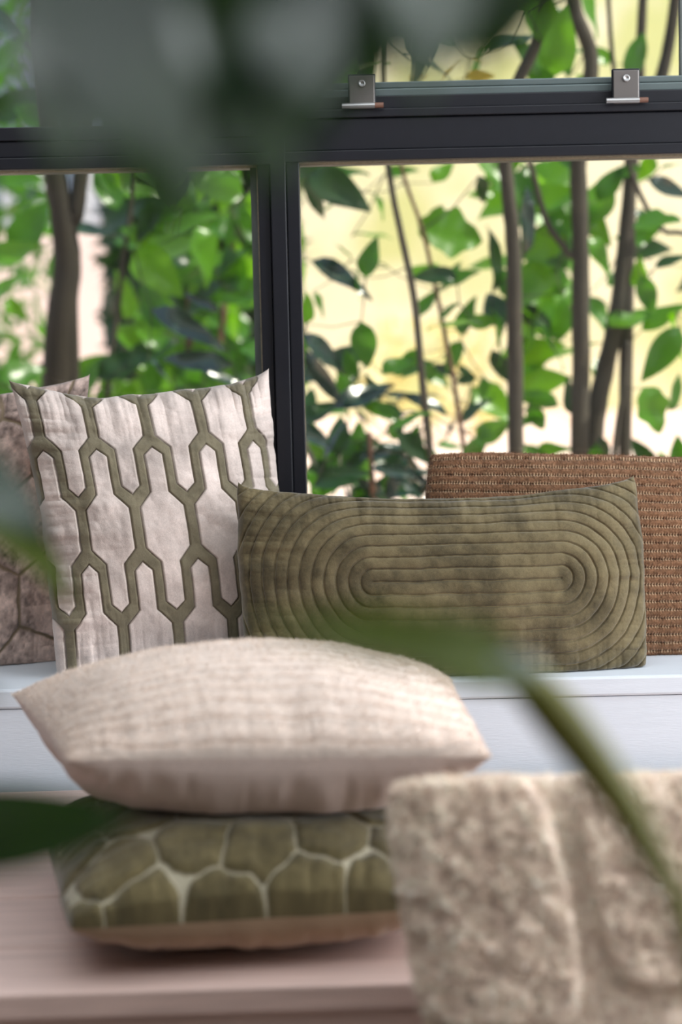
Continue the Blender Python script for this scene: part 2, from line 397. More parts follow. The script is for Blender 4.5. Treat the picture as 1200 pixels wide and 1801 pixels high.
def cushion(name, label, corners, Tf, Tb, W, H, ffn, bfn, N=(300, 300), names=('front_panel', 'back_panel'), base=None, bN=None, fk=None, bk=None, **kw):
    c4 = np.array([list(c) for c in corners]); loc = c4.mean(0); loc[2] = base if base is not None else c4[:, 2].min()
    root = empty(name, tuple(loc)); tag(root, label, 'cushion')
    a = dict(kw); a.update(fk or {}); b = dict(kw); b.update(bk or {})
    P, Fa, col, nn = panel(c4, Tf, N, W, H, ffn, False, **a)
    fo = mesh_obj(names[0], P - loc, Fa, M['cloth'], root, col=col)
    P2, F2, c2, n2 = panel(c4, Tb, bN or (140, 140), W, H, bfn, True, **b)
    bo = mesh_obj(names[1], P2 - loc, F2, M['cloth'], root, col=c2)
    return root, loc, (P, nn, col), (P2, n2, c2), fo, bo

def shade(base, x, y, amt, sc, seed, o=4):
    f = 1 + amt * (fbm(x * sc, y * sc, seed, o) - .5) * 2
    return np.array(base)[None, None] * f[..., None]

def plain(c, amt=.08, seed=4, h=0.0005):
    cl = lin(c)
    def f(x, y, u, v): return h * (fbm(x * 60, y * 60, seed) - .5), shade(cl, x, y, amt, 30, seed)
    return f

# --- lattice velvet: interlocked bottle-shaped cells in beige, olive trellis between
LS = 0.0915; LP = 0.335
def lattice(x0, y0):
    beige = np.array(lin((206, 191, 183))); olive = np.array(lin((118, 110, 90))); dark = np.array(lin((88, 74, 56))); pale = np.array(lin((206, 194, 180)))
    k = LS / 205.0
    def wprof(t):
        t = np.abs(t) / (LP / 840)
        return np.interp(t, [0, 72, 124, 268, 300, 345], [82, 82, 34, 34, 0, -60]) * k
    def fn(x, y, u, v):
        X = x - x0 + 0.0016 * (fbm(x * 25, y * 25, 71) - .5); Y = (y - y0)
        def cell(X, Y):
            cx = X - np.round(X / LS) * LS; cy = Y - np.round(Y / LP) * LP
            return wprof(cy) - np.abs(cx)
        d = np.maximum(cell(X, Y), cell(X - LS / 2, Y - LP / 2))     # >0 inside a cell
        inside = sstep(-.0004, .0004, d)
        groove = np.exp(-((d) / .0011) ** 2)
        rim = np.exp(-((d - .0026) / .0014) ** 2)
        h = .0028 * sstep(0, .003, d) + .0024 * sstep(0, .003, -d) - .0012 * groove
        h += .0005 * (fbm(x * 220, y * 220, 5, 2) - .5)
        nap = fbm(x * 17 + 4, y * 17, 31, 4); nap2 = fbm(x * 60, y * 60, 37, 3)
        cb = beige * (1 + .55 * (nap[..., None] - .5) * 1.6 + .2 * (nap2[..., None] - .5))
        cb = cb * (1 - .25 * rim[..., None]) + pale * .25 * rim[..., None]
        co = olive * (1 + .5 * (nap2[..., None] - .5))
        c = cb * inside[..., None] + co * (1 - inside[..., None])
        c = c * (1 - .7 * groove[..., None]) + dark * .7 * groove[..., None]  # shadow gap along the cell outline painted dark into the pile colour
        return h, c
    return fn

# --- concentric stadium ribs
def stadium(base, thread, L, pitch, x0, y0, gw, depth, seed, napamt=.5, lineamt=.6, wob=.002):
    base = np.array(lin(base)); thread = np.array(lin(thread))
    def fn(x, y, u, v):
        X = x - x0 + wob * (fbm(x * 22, y * 22, seed) - .5) * 2; Y = y - y0 + wob * (fbm(x * 22 + 9, y * 22, seed + 3) - .5) * 2
        d = np.hypot(np.maximum(np.abs(X) - L, 0), Y)
        ph = (d / pitch + .5) % 1 - .5; dd = np.abs(ph) * pitch
        g = np.exp(-(dd / gw) ** 2)
        ridge = np.sqrt(np.clip(1 - (1 - np.abs(ph) * 2) ** 2, 0, 1))
        h = depth * ridge - depth * .4 * g + .0004 * (fbm(x * 260, y * 260, 8, 2) - .5)
        n1 = fbm(x * 22, y * 22 + 5, seed + 5, 4); n2 = fbm(x * 90, y * 90, seed + 8, 3); n3 = fbm(x * 400, y * 400, seed + 12, 2)
        c = base * (1 + napamt * ((sstep(.3, .7, n1) - .5) + .6 * (n2 - .5) + .5 * (n3 - .5)))[..., None]
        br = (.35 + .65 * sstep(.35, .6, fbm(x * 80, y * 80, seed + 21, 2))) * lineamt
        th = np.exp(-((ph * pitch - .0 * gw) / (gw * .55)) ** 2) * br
        c = c * (1 - th[..., None]) + thread * th[..., None]  # thread line in the groove, its catch of light painted into the colour
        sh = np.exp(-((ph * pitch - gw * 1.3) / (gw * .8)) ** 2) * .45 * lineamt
        c = c * (1 - sh[..., None])  # shade on one side of each groove painted into the colour
        return h, np.clip(c, 0.002, 1)
    return fn

def front_ribs(*a, **k):
    f = stadium(*a, **k); flat = np.array(lin(a[0]))
    def fn(x, y, u, v):
        h, c = f(x, y, u, v); t = 1 - sstep(-.35, .35, v); t = .12 + .88 * t
        return h * (.35 + .65 * t), c * t[..., None] + flat * (1 - t[..., None])
    return fn

def corded(base, thread, pitch, seed):
    base = np.array(lin(base)); thread = np.array(lin(thread))
    def fn(x, y, u, v):
        Y = y + .0025 * (fbm(x * 10, y * 10, seed) - .5) * 2
        ph = (Y / pitch) % 1; a = np.abs(ph - .5) * 2          # 1 in the groove, 0 on the ridge
        tooth = .5 + .5 * np.sin(x * 2 * math.pi / .0046 + 3 * fbm(x * 60, np.floor(Y / pitch) * 7.7, seed + 2, 2))
        h = .0062 * np.sqrt(np.clip(1 - a ** 2, 0, 1)) + .0024 * tooth * sstep(.35, .8, a) + .0012 * (fbm(x * 300, y * 300, 4, 2) - .5)
        n1 = fbm(x * 12, y * 12, seed + 6); n3 = fbm(x * 350, y * 350, seed + 7, 2)
        c = base * (1 + .35 * (n1 - .5) + .7 * (n3 - .5))[..., None]
        t = sstep(.5, .85, a) * tooth * sstep(.2, .5, fbm(x * 120, y * 120, 9, 2)) * 1.0
        c = c * (1 - t[..., None]) + thread * t[..., None]
        dk = sstep(.7, 1, a) * (1 - tooth) * .8
        return h, c * (1 - dk[..., None])
    return fn

def pebbles(olive, pale, r, seed, gap=.0045, hh=.006, amt=.35, cap=1.16):
    olive = np.array(lin(olive)); pale = np.array(lin(pale))
    rs = np.random.RandomState(seed); pts = []
    for i in range(-9, 10):
        for j in range(-9, 10):
            pts.append(((i + .5 * (j % 2)) * r * 2.05 + rs.uniform(-.3, .3) * r, j * r * 1.8 + rs.uniform(-.3, .3) * r))
    pts = np.array(pts)
    def fn(x, y, u, v):
        xx = x + .006 * (fbm(x * 30, y * 30, seed + 2) - .5) * 2; yy = y + .006 * (fbm(x * 30, y * 30 + 8, seed + 3) - .5) * 2
        d1 = np.full(x.shape, 9.); d2 = np.full(x.shape, 9.)
        for p in pts:
            d = np.hypot(xx - p[0], yy - p[1]); m = d < d1
            d2 = np.where(m, d1, np.minimum(d2, d)); d1 = np.where(m, d, d1)
        e = np.minimum((d2 - d1) * .5, r * cap - d1)
        i = sstep(gap * .3, gap, e)
        h = hh * np.sqrt(np.clip(i, 0, 1)) * sstep(0, .012, e + .003)
        n = fbm(x * 30, y * 30, seed + 7); n3 = fbm(x * 160, y * 160, seed + 8, 2)
        c = olive * (1 + amt * ((n - .5) * 2 + (n3 - .5)))[..., None]
        return h, np.clip(c * i[..., None] + pale * (1 - i[..., None]), .002, 1)
    return fn

# patterned lattice cushion, leaning on the glass left of the mullion
cushion('throw_cushion', 'square beige velvet cushion with olive honeycomb trellis pattern, against window post',
    [at(8, 664, 2.62), at(478, 645, 2.745), at(556, 1180, 2.72), at(92, 1214, 2.585)], .086, .05, .45, .45,
    lattice(-.016, .000), plain((196, 176, 160), .06), N=(470, 470), pinch=.15, pbot=.04, ear=.7, rnd=.02, seed=5, wr=.014, low=.010, wedge=.08, base=SILL, side_pinch=.10, edge=.035, clampz=SILL)

# the green lumbar cushion
cushion('lumbar_cushion', 'oblong olive green velvet cushion with concentric oval ribs',
    [at(400, 838, 2.57), at(1132, 826, 2.625), at(1152, 1190, 2.575), at(424, 1212, 2.54)], .062, .05, .60, .30,
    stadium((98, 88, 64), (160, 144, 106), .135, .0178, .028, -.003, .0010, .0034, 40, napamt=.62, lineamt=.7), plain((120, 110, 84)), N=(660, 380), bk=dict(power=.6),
    pinch=.25, pbot=.03, seed=15, wr=.009, low=.006, wedge=.1, base=SILL, side_pinch=.035, edge=.018, clampz=SILL)

# rust-brown corded cushion behind it
_, loc, fr, bk, fo, bo = cushion('lumbar_cushion', 'long rust brown chunky ribbed cushion behind the olive oblong one',
    [at(741, 792, 2.735), at(1390, 806, 2.75), at(1400, 1166, 2.70), at(748, 1176, 2.69)], .055, .03, .62, .36,
    corded((132, 96, 70), (214, 184, 150), .0140, 60), plain((150, 108, 82)), N=(760, 420),
    pinch=.02, seed=25, wr=.003, low=.002, power=.34, base=SILL, clampz=SILL)
root = bo.parent
fibres('pile', fr[0], fr[1], fr[2], 90000, .0042, .0007, root, loc, seed=4)

# brownish pink cushion at the far left
cushion('throw_cushion', 'dusty pink crushed velvet cushion at left, half hidden behind the trellis patterned one',
    [at(-330, 690, 2.66), at(172, 640, 2.775), at(120, 1196, 2.755), at(-300, 1242, 2.64)], .045, .022, .45, .45,
    pebbles((186, 164, 154), (132, 116, 96), .062, 33, gap=.004, hh=.004, amt=.9, cap=2), plain((180, 160, 146)), N=(360, 360),
    pinch=.14, pbot=.04, side_pinch=.07, seed=35, wr=.010, low=.009, base=SILL, clampz=SILL)

# ---- stack on the bench (flat cushions: "front" = top face)
ZT = BENCH + .060
def hz(px, py, z): return onz(px, py, z)
# lower cushion: olive pebble top, taupe velvet underside
nl = hz(112, 1640, ZT); nr = hz(805, 1600, ZT)
c = [Vector((-.385, 2.06, ZT)), Vector((.175, 2.06, ZT)), nr, nl]
cushion('throw_cushion', 'cushion with olive pebble patches on white, bottom of the stack on the bench',
    c, .095, .066, .44, .42, pebbles((98, 88, 60), (172, 164, 142), .041, 12, gap=.0016, hh=.005, amt=.5), plain((164, 138, 112), .08), N=(300, 300),
    names=('top_panel', 'bottom_panel'), pinch=.03, seed=45, wr=.006, base=BENCH, bk=dict(clampz=BENCH, power=.45), power=.5, fk=dict(clamptop=.4415))
# upper cushion: cream ribbed top, plain rosy underside
ZU = ZT + .155
nl = hz(118, 1338, ZU); nr = hz(866, 1332, ZU); fl = hz(18, 1222, ZU)
c = [fl, Vector((.135, fl.y + .03, ZU)), nr, nl]
_, loc, fr, bk, fo, bo = cushion('throw_cushion', 'cream ribbed velvet cushion with plain pale underside, top of the stack',
    c, .084, .112, .45, .36, front_ribs((238, 220, 207), (184, 156, 136), .14, .0195, .0, .0, .0034, .0018, 50, napamt=.10, lineamt=.4, wob=.0008), plain((218, 198, 188), .05), N=(340, 300),
    names=('top_panel', 'bottom_panel'), pinch=.03, rnd=0, seed=55, wr=.006, base=BENCH + .14, fk=dict(power=.56), bk=dict(power=.5, clampz=.4425, wr=.012))
P, nn, col = fr
fibres('pile', P, nn, col, 40000, .004, .001, bo.parent, loc, seed=14, lean=(0, 0, 0))

# ---- big fluffy sculpted cushion standing on the floor against the bench
def fluffy(x, y, u, v):
    # raised tufts separated by lower flat channels
    def blob(cx, cy, rx, ry, p=4):
        d = (np.abs((x - cx) / rx) ** p + np.abs((y - cy) / ry) ** p) ** (1 / p)
        return 1 - d
    wx = .006 * (fbm(x * 30, y * 30, 91) - .5) * 2
    e = np.full(x.shape, -1.)
    for b in ((-.183, .142, .088, .118), (-.01, .165, .062, .105), (.16, .13, .09, .12), (-.15, -.09, .075, .09), (.04, -.06, .09, .1), (.19, -.1, .06, .09)):
        e = np.maximum(e, blob(*b))
    e = e + wx * 8
    i = sstep(-.04, .10, e)
    n = fbm(x * 50, y * 50, 92, 3); n2 = fbm(x * 120, y * 120, 94, 3)
    h = .014 * i + (.010 * (n - .5) + .006 * (n2 - .5)) * (.25 + .75 * i)
    c = np.array(lin((250, 230, 213)))[None, None] * (1 + .45 * (n2 - .5) + .2 * (n - .5))[..., None] * (.86 + .14 * i)[..., None]
    c = c + (1 - i)[..., None] * np.array(lin((226, 214, 202))) * .2
    return h, c
Yc = 1.50
TLc = at(664, 1362, Yc + .06); TRc = TLc + Vector((.50, .01, -.002)); BLc = TLc + Vector((.085, -.03, -.50)); BRc = TRc + Vector((.06, -.03, -.50))
zb = min(BLc.z, BRc.z)
print('fluffy bottom', zb)
_, loc, fr, bk, fo, bo = cushion('floor_cushion', 'large fluffy beige cushion with sculpted tufts, standing before the bench',
    [TLc, TRc, BRc, BLc], .05, .045, .50, .50, fluffy, plain((205, 190, 176)), N=(380, 380), pinch=.01, side_pinch=.0, seed=65, power=.28, wr=.003, low=.003, base=zb)
fibres('pile', fr[0], fr[1], fr[2], 110000, .008, .0013, bo.parent, loc, seed=24, lean=(0, 0, -.2), jit=.8)

# ------------------------------------------------------------------ leaves
def leaf_mesh(name, L, W, m, tip=1.0, fold=.25, droop=.2, n=7, lobed=0):
    V = []; Fc = []
    for i in range(n + 1):
        t = i / n
        wd = W / 2 * (math.sin(math.pi * min(t ** (0.75 * tip), 1)) ** .85 if 0 < t < 1 else 0.02)
        if lobed: wd *= 1 + lobed * math.sin(t * 16)
        y = t * L; z = -droop * L * t * t
        for s in (-1, -.5, 0, .5, 1):
            V.append((s * wd, y, z + fold * abs(s) * wd + .03 * L * math.sin(t * 9 + s)))
    for i in range(n):
        for k in range(4):
            a = i * 5 + k; Fc.append((a, a + 1, a + 6, a + 5))
    me = bpy.data.meshes.new(name); me.from_pydata(V, [], Fc)
    for p in me.polygons: p.use_smooth = True
    me.materials.append(m); me.update(); return me
LM = {}
for key, L_, W_, kw in (('a', 1, .52, {}), ('b', 1, .62, dict(tip=.8)), ('c', 1, .5, dict(droop=.35)), ('d', 1, .3, dict(droop=.25)), ('y', 1, .5, {}), ):
    LM[key] = leaf_mesh('leaf_' + key, L_, W_, M['leaf_' + key], **kw)
LM['lobed'] = leaf_mesh('leaf_lobed', 1, .8, M['leaf_b'], lobed=.13, n=12, droop=.1)
LM['lobedc'] = leaf_mesh('leaf_lobedc', 1, .7, M['leaf_a'], lobed=.13, n=12, droop=.1)
LM['fg'] = leaf_mesh('leaf_fg', 1, .42, M['leaf_fg'], n=14, fold=.16, droop=.12)
LM['fg2'] = leaf_mesh('leaf_fg2', 1, .4, M['leaf_fg2'], n=14)

def frame_rot(d, nrm):
    y = d.normalized(); z = (nrm - y * nrm.dot(y)).normalized(); x = y.cross(z)
    return Matrix((x, y, z)).transposed()

def put_leaf(parent, key, p0, p1, nrm, wscale=1.0):
    o = bpy.data.objects.new('leaf', LM[key]); C.objects.link(o); o.parent = parent
    d = p1 - p0; L = d.length
    R = frame_rot(d, nrm).to_4x4()
    o.matrix_local = Matrix.Translation(p0 - Vector(parent.location)) @ R @ Matrix.Diagonal((L * wscale, L, L, 1))
    return o

def twigs(root, m, rad):
    bpy.context.view_layer.update()
    nodes = []
    for st in [c for c in root.children if c.name.startswith('stem')]:
        co = [v.co for v in st.data.vertices]; g = 10 if len(co) % 10 == 0 else 12
        nodes += [sum((co[i + q] for q in range(g)), Vector()) / g for i in range(0, len(co) - g + 1, g)]
    todo = [c.matrix_local.translation.copy() for c in root.children if c.name.startswith('leaf')]
    N = np.array([list(p) for p in nodes]); T = np.array([list(p) for p in todo])
    if not len(T): return
    done = np.zeros(len(T), bool); D = np.linalg.norm(T[:, None] - N[None], axis=2); bi = D.argmin(1); bd = D.min(1); src = N[bi].copy()
    V = []; Fc = []
    for _ in range(len(T)):
        i = int(np.where(done, 9e9, bd).argmin()); done[i] = True
        a = Vector(src[i]); c = Vector(T[i]); L = (c - a).length
        mid = (a + c) / 2 + Vector((0, 0, -.08 * L)); prev = None
        for k, (p, r_) in enumerate(((a, rad * 1.3), (mid, rad), (c, rad * .8))):
            b = len(V); V += [p + Vector((r_ * math.cos(q * 2.094), r_ * math.sin(q * 2.094) * .7, r_ * math.sin(q * 2.094) * .7)) for q in range(3)]
            if k: Fc += [(b - 3 + q, b - 3 + (q + 1) % 3, b + (q + 1) % 3, b + q) for q in range(3)]
        d = np.linalg.norm(T - T[i], axis=1); up = d < bd; bd = np.where(up, d, bd); src[up] = T[i]
    o = mesh_obj('twigs', V, Fc, m, root); o['kind'] = 'stuff'

def rleaf(parent, key, px, py, Y, size, ang=None, wscale=None):
    "a leaf about `size` photo pixels long centred near a point, in some natural attitude"
    c = at(px, py, Y); L = size * Y / F
    a = random.uniform(0, 2 * math.pi) if ang is None else ang
    d = Vector((math.cos(a), random.uniform(-.5, .5), math.sin(a))).normalized()
    nrm = Vector((random.uniform(-.6, .6), random.uniform(-1, -.1), random.uniform(.1, 1)))
    return put_leaf(parent, key, c - d * L / 2, c + d * L / 2, nrm, wscale or random.uniform(.85, 1.15))

GZ = 0.0
def shrub(label, stems, barks, base_pt):
    r = empty('garden_shrub', base_pt); tag(r, label, 'shrub', None)
    for (pts, wpx, Y, bm) in stems:
        P = [at(x, y, Y) for (x, y) in pts]
        last = P[-1]
        W_ = [wpx[0] + (wpx[1] - wpx[0]) * i / (len(pts) - 1) for i in range(len(pts))]
        P.append(Vector((last.x * .75 + base_pt[0] * .25, Y, max(GZ, .25)))); W_.append(W_[-1])
        P.append(Vector((last.x * .5 + base_pt[0] * .5, Y, GZ))); W_.append(W_[-1] * 1.1)
        tube('stem', [p - Vector(base_pt) for p in P], [x_ * Y / F / 2 for x_ in W_], M[bm], r, seg=10, sub=5, wob=.06)
    return r

# right-hand shrubs
YA = 4.3
b = at(780, 900, YA); sA = shrub('slender shrub of thin twigs and sparse leaves, right of the black window post',
    [([(668, -60), (676, 200), (684, 300), (703, 400), (728, 520), (742, 660), (756, 790), (762, 900)], (9, 15), YA, 'bark'),
     ([(690, 180), (708, 300), (742, 400), (765, 500), (785, 600), (803, 700), (822, 860)], (6, 9), YA + .15, 'twig')], None, (b.x, YA, GZ))
b = at(905, 900, YA); sB = shrub('straight grey trunked shrub, the trunk nearest to the twiggy one',
    [([(962, -60), (948, 60), (905, 160), (889, 260), (893, 330), (902, 420), (905, 560), (907, 700), (908, 840), (908, 900)], (20, 31), YA, 'bark')], None, (b.x, YA, GZ))
b = at(1045, 900, YA + .2); Yc2 = YA + .15; sC = shrub('forked grey shrub of several trunks behind the rust ribbed cushion',
    [([(1000, -60), (1012, 20), (1040, 100), (1030, 190), (1018, 280), (1020, 380), (1022, 500), (1022, 640), (1020, 760), (1020, 900)], (24, 34), Yc2, 'bark'),
     ([(920, 250), (937, 300), (962, 390), (1003, 450), (1018, 500)], (9, 14), Yc2, 'bark'),
     ([(1135, -60), (1128, 60), (1122, 180), (1112, 290), (1100, 420), (1084, 560), (1062, 660), (1045, 760), (1040, 900)], (14, 40), Yc2 + .1, 'bark'),
     ([(1195, -60), (1180, 60), (1160, 150), (1128, 260), (1108, 330)], (20, 24), Yc2 + .1, 'bark'),
     ([(1068, -60), (1074, 60), (1084, 150), (1110, 300), (1160, 400), (1230, 480)], (8, 9), Yc2, 'bark'),
     ([(1105, 600), (1098, 680), (1085, 760), (1075, 900)], (9, 11), Yc2 - .1, 'bark')], None, (b.x, YA + .15, GZ))

PI = math.pi
for (s_, k_, x, y, dy, L_, a_) in [
    (sA, 'c', 595, 330, 0, 120, -.45), (sA, 'c', 550, 345, .1, 80, -1.5), (sA, 'a', 600, 300, .2, 100, .2), (sA, 'c', 570, 305, .3, 90, -.2),
    (sA, 'lobed', 800, 412, .1, 105, -.25), (sA, 'lobed', 765, 395, .2, 70, 1.2), (sA, 'a', 650, 452, 0, 75, 1.3), (sA, 'a', 632, 500, .1, 60, -1.1),
    (sA, 'c', 768, 482, 0, 78, 3.1), (sA, 'a', 800, 566, .1, 100, 3.1), (sA, 'b', 855, 565, .2, 60, .2), (sA, 'a', 641, 608, 0, 85, -1.4),
    (sA, 'b', 541, 542, 0, 60, 1.4), (sA, 'c', 850, 335, 0, 55, -1.3), (sA, 'a', 752, 530, .3, 70, .9), (sA, 'b', 745, 475, .3, 60, .6), (sA, 'd', 600, 480, .1, 130, -.5),
    (sA, 'd', 575, 620, 0, 110, -.6), (sA, 'd', 565, 665, .1, 120, -1.1), (sA, 'c', 600, 625, .1, 100, 3.0), (sA, 'd', 640, 690, .1, 130, .4), (sA, 'c', 560, 720, .1, 90, .7), (sA, 'd', 750, 705, .1, 100, 2.6),
    (sA, 'a', 700, 640, .1, 70, .6), (sA, 'c', 735, 690, .2, 90, .3), (sA, 'a', 670, 720, .1, 80, 2.6), (sA, 'a', 705, 300, .4, 60, .2), (sA, 'b', 780, 300, .4, 60, .8),
    (sB, 'c', 878, 460, .2, 110, 1.4), (sB, 'a', 925, 330, .3, 110, 1.3), (sB, 'b', 935, 305, .4, 90, 2), (sB, 'd', 932, 390, .1, 120, 1.5), (sB, 'a', 880, 590, .2, 100, -1.2),
    (sB, 'b', 945, 520, .4, 110, 1.1), (sB, 'a', 965, 480, .5, 100, 2.1), (sB, 'b', 940, 620, .4, 110, .4), (sB, 'a', 970, 600, .3, 110, -.9), (sB, 'b', 955, 670, .4, 100, .1),
    (sB, 'a', 985, 560, .4, 90, 1.4), (sB, 'c', 975, 420, .5, 120, 1.9), (sB, 'a', 945, 700, .3, 80, 2.8), (sB, 'b', 930, 560, .4, 100, -.6), (sB, 'c', 885, 650, .3, 80, -1),
    (sB, 'c', 870, 540, .3, 90, 1.9), (sB, 'a', 945, 735, .2, 60, -1.2), (sB, 'a', 925, 740, .2, 60, .3), (sB, 'b', 870, 755, .2, 80, .5), (sB, 'c', 830, 720, .2, 70, 1.0),
    (sC, 'b', 1055, 345, .3, 110, 1.3), (sC, 'a', 1075, 320, .2, 80, .9), (sC, 'lobedc', 1155, 390, 0, 85, .1), (sC, 'b', 1050, 400, .3, 80, -.9),
    (sC, 'lobed', 1148, 722, 0, 90, -1.2), (sC, 'a', 1165, 622, 0, 115, -2.3), (sC, 'b', 1190, 600, .1, 110, -1.4), (sC, 'a', 1140, 520, .1, 80, -1.1), (sC, 'b', 1110, 560, .2, 90, .4),
    (sC, 'a', 1165, 555, .2, 90, .7), (sC, 'c', 1180, 455, .1, 70, .5), (sC, 'a', 1105, 300, .2, 50, .4), (sC, 'b', 1125, 480, .2, 60, 1.7), (sC, 'a', 1190, 690, .1, 70, 1.2),
    (sC, 'a', 1180, 290, .2, 40, .4), (sC, 'a', 1000, 280, .3, 70, 2.3), (sC, 'b', 975, 790, .2, 70, .3), (sC, 'a', 945, 800, .1, 60, 2.4), (sC, 'a', 1195, 800, .1, 70, 1.6),
    (sC, 'a', 985, 60, .2, 110, -1.2), (sC, 'b', 1040, 20, .3, 90, -1), (sC, 'a', 1120, 95, .2, 80, 1), (sC, 'b', 1050, 95, .3, 60, 2.6), (sC, 'c', 905, 60, .2, 120, .6), (sC, 'a', 930, 100, .2, 90, -.5),
    (sC, 'a', 1060, 640, .3, 70, 1.1), (sC, 'c', 1000, 700, .2, 70, 1.9), (sC, 'd', 1180, 330, .2, 90, -.3), (sC, 'a', 1110, 420, .3, 60, 2.9),
    (sC, 'y', 790, 120, .2, 50, 1.1), (sC, 'y', 845, 132, .2, 55, .1), (sC, 'y', 842, 103, .2, 30, -.3), (sC, 'y', 735, 134, .2, 30, .1)]:
    rleaf(s_, k_, x, y, YA + dy, L_, a_ + random.uniform(-.1, .1))
# low undergrowth plant at the bottom of the right pane
b = at(660, 950, 4.2); sD = shrub('low bushy laurel with glossy blue green leaves behind the olive oblong cushion',
    [([(650, 760), (655, 850), (660, 940)], (8, 10), 4.2, 'twig')], None, (b.x, 4.2, GZ))
for i in range(42):
    rleaf(sD, random.choice('ddaac'), random.uniform(535, 750), random.uniform(765, 890), random.uniform(4.1, 4.6), random.uniform(50, 85))
for i in range(55):
    x = random.uniform(530, 860); y = random.uniform(735, 1080)
    if x > 770: y = max(y, random.uniform(800, 1000))
    rleaf(sD, random.choice('dddaacb'), x, y, random.uniform(4.0, 4.5), random.uniform(60, 100))
b = at(1080, 980, 4.6); sE = shrub('leafy undergrowth at the foot of the forked trunks',
    [([(1080, 840), (1082, 950)], (8, 10), 4.6, 'twig')], None, (b.x, 4.6, GZ))
for i in range(70):
    rleaf(sE, random.choice('aacb'), random.uniform(880, 1260), random.uniform(800, 1080), random.uniform(4.3, 4.9), random.uniform(45, 80))
# higher crowns behind the upper panes
for i in range(60):
    rleaf(sC, random.choice('aacb'), random.uniform(540, 1000), random.uniform(-140, 120), random.uniform(4.1, 4.9), random.uniform(70, 130))
for i in range(26):
    rleaf(sC, random.choice('acab'), random.uniform(860, 1230), random.uniform(120, 620), random.uniform(4.4, 5.0), random.uniform(50, 100))
for i in range(30):
    rleaf(sA, random.choice('adcc'), random.uniform(540, 860), random.uniform(640, 800), random.uniform(4.4, 5.2), random.uniform(35, 70))
for i in range(18):
    rleaf(sA, random.choice('aab'), random.choice((random.uniform(540, 620), random.uniform(640, 860))), random.uniform(280, 700), random.uniform(4.2, 4.8), random.uniform(40, 75))

# left-hand shrubs
for i in range(20):
    rleaf(sB, random.choice('bbab'), random.uniform(868, 1005), random.uniform(290, 720), random.uniform(4.6, 5.1), random.uniform(90, 130))
YL = 5.0
b = at(105, 900, YL); sF = shrub('dark forked tree trunk outside the left pane',
    [([(70, -60), (76, 60), (88, 190), (97, 300), (112, 400), (118, 470), (108, 560), (103, 680), (100, 900)], (26, 62), YL, 'bark_dark'),
     ([(150, 180), (143, 300), (132, 380), (120, 450)], (24, 34), YL, 'bark_dark'),
     ([(250, 200), (235, 340), (218, 450), (205, 560), (190, 680), (186, 860)], (8, 11), YL + .2, 'bark')], None, (b.x, YL, GZ))
for (k_, x, y, dy, L_, a_) in [('a', 188, 330, 0, 90, 2.0), ('b', 195, 300, 0, 70, -1.2), ('b', 30, 440, 0, 90, .5), ('a', 50, 400, .1, 110, 1.0), ('b', 15, 500, .2, 80, .8), ('a', 30, 310, .2, 90, .1),
    ('a', 40, 655, -.1, 90, .3), ('b', 80, 590, .1, 60, 2), ('c', 170, 400, .2, 120, .2), ('c', 215, 370, .3, 110, .8), ('a', 160, 660, .2, 70, 1.2), ('b', 30, 545, .2, 60, -.5),
    ('a', 20, 90, .2, 110, .8), ('c', 120, 75, .1, 80, -.4), ('c', 30, 180, .2, 110, .5), ('a', 60, 200, .1, 100, 2.7), ('d', 20, 45, .2, 120, -.5), ('c', 125, 160, .1, 120, 1.8), ('a', 150, 190, .2, 90, .6)]:
    rleaf(sF, k_, x, y, YL + dy, L_, a_)
b = at(340, 950, 5.2); sG = shrub('dense bright green bush filling the left pane beside the window post',
    [([(330, 500), (335, 700), (340, 900)], (12, 16), 5.3, 'twig'), ([(410, 420), (380, 650), (350, 900)], (9, 13), 5.4, 'twig')], None, (b.x, 5.2, GZ))
for i in range(150):
    x = random.gauss(345, 75); y = random.uniform(270, 760)
    if x < 215 and random.random() < .85: continue
    rleaf(sG, random.choice('abbabca'), min(x, 520), y, random.uniform(5.0, 6.0), random.uniform(70, 120))
for (k_, x, y, Y, L_, a_) in [('d', 330, 572, 4.5, 150, -.45), ('d', 345, 632, 4.5, 130, 2.95), ('d', 355, 530, 4.6, 70, 2.6), ('d', 285, 650, 4.5, 60, -.7), ('d', 390, 660, 4.5, 90, 2.5),
                              ('b', 360, 450, 4.7, 110, -1.3), ('b', 280, 480, 4.7, 120, -.8), ('b', 310, 430, 4.8, 110, .4), ('b', 385, 330, 4.8, 90, 2.8)]:
    rleaf(sG, k_, x, y, Y, L_, a_)
b = at(60, 980, 5.6); sH = shrub('low leafy plants beyond the dark forked trunk',
    [([(60, 800), (60, 900)], (8, 10), 5.6, 'twig')], None, (b.x, 5.6, GZ))
for i in range(50):
    rleaf(sH, random.choice('acb'), random.uniform(-60, 260), random.choice((random.uniform(640, 800), random.uniform(660, 1000))), random.uniform(5.2, 6), random.uniform(50, 90))

for r_ in (sA, sB, sC, sD, sE, sF, sG, sH): twigs(r_, M['bark'], .0022)
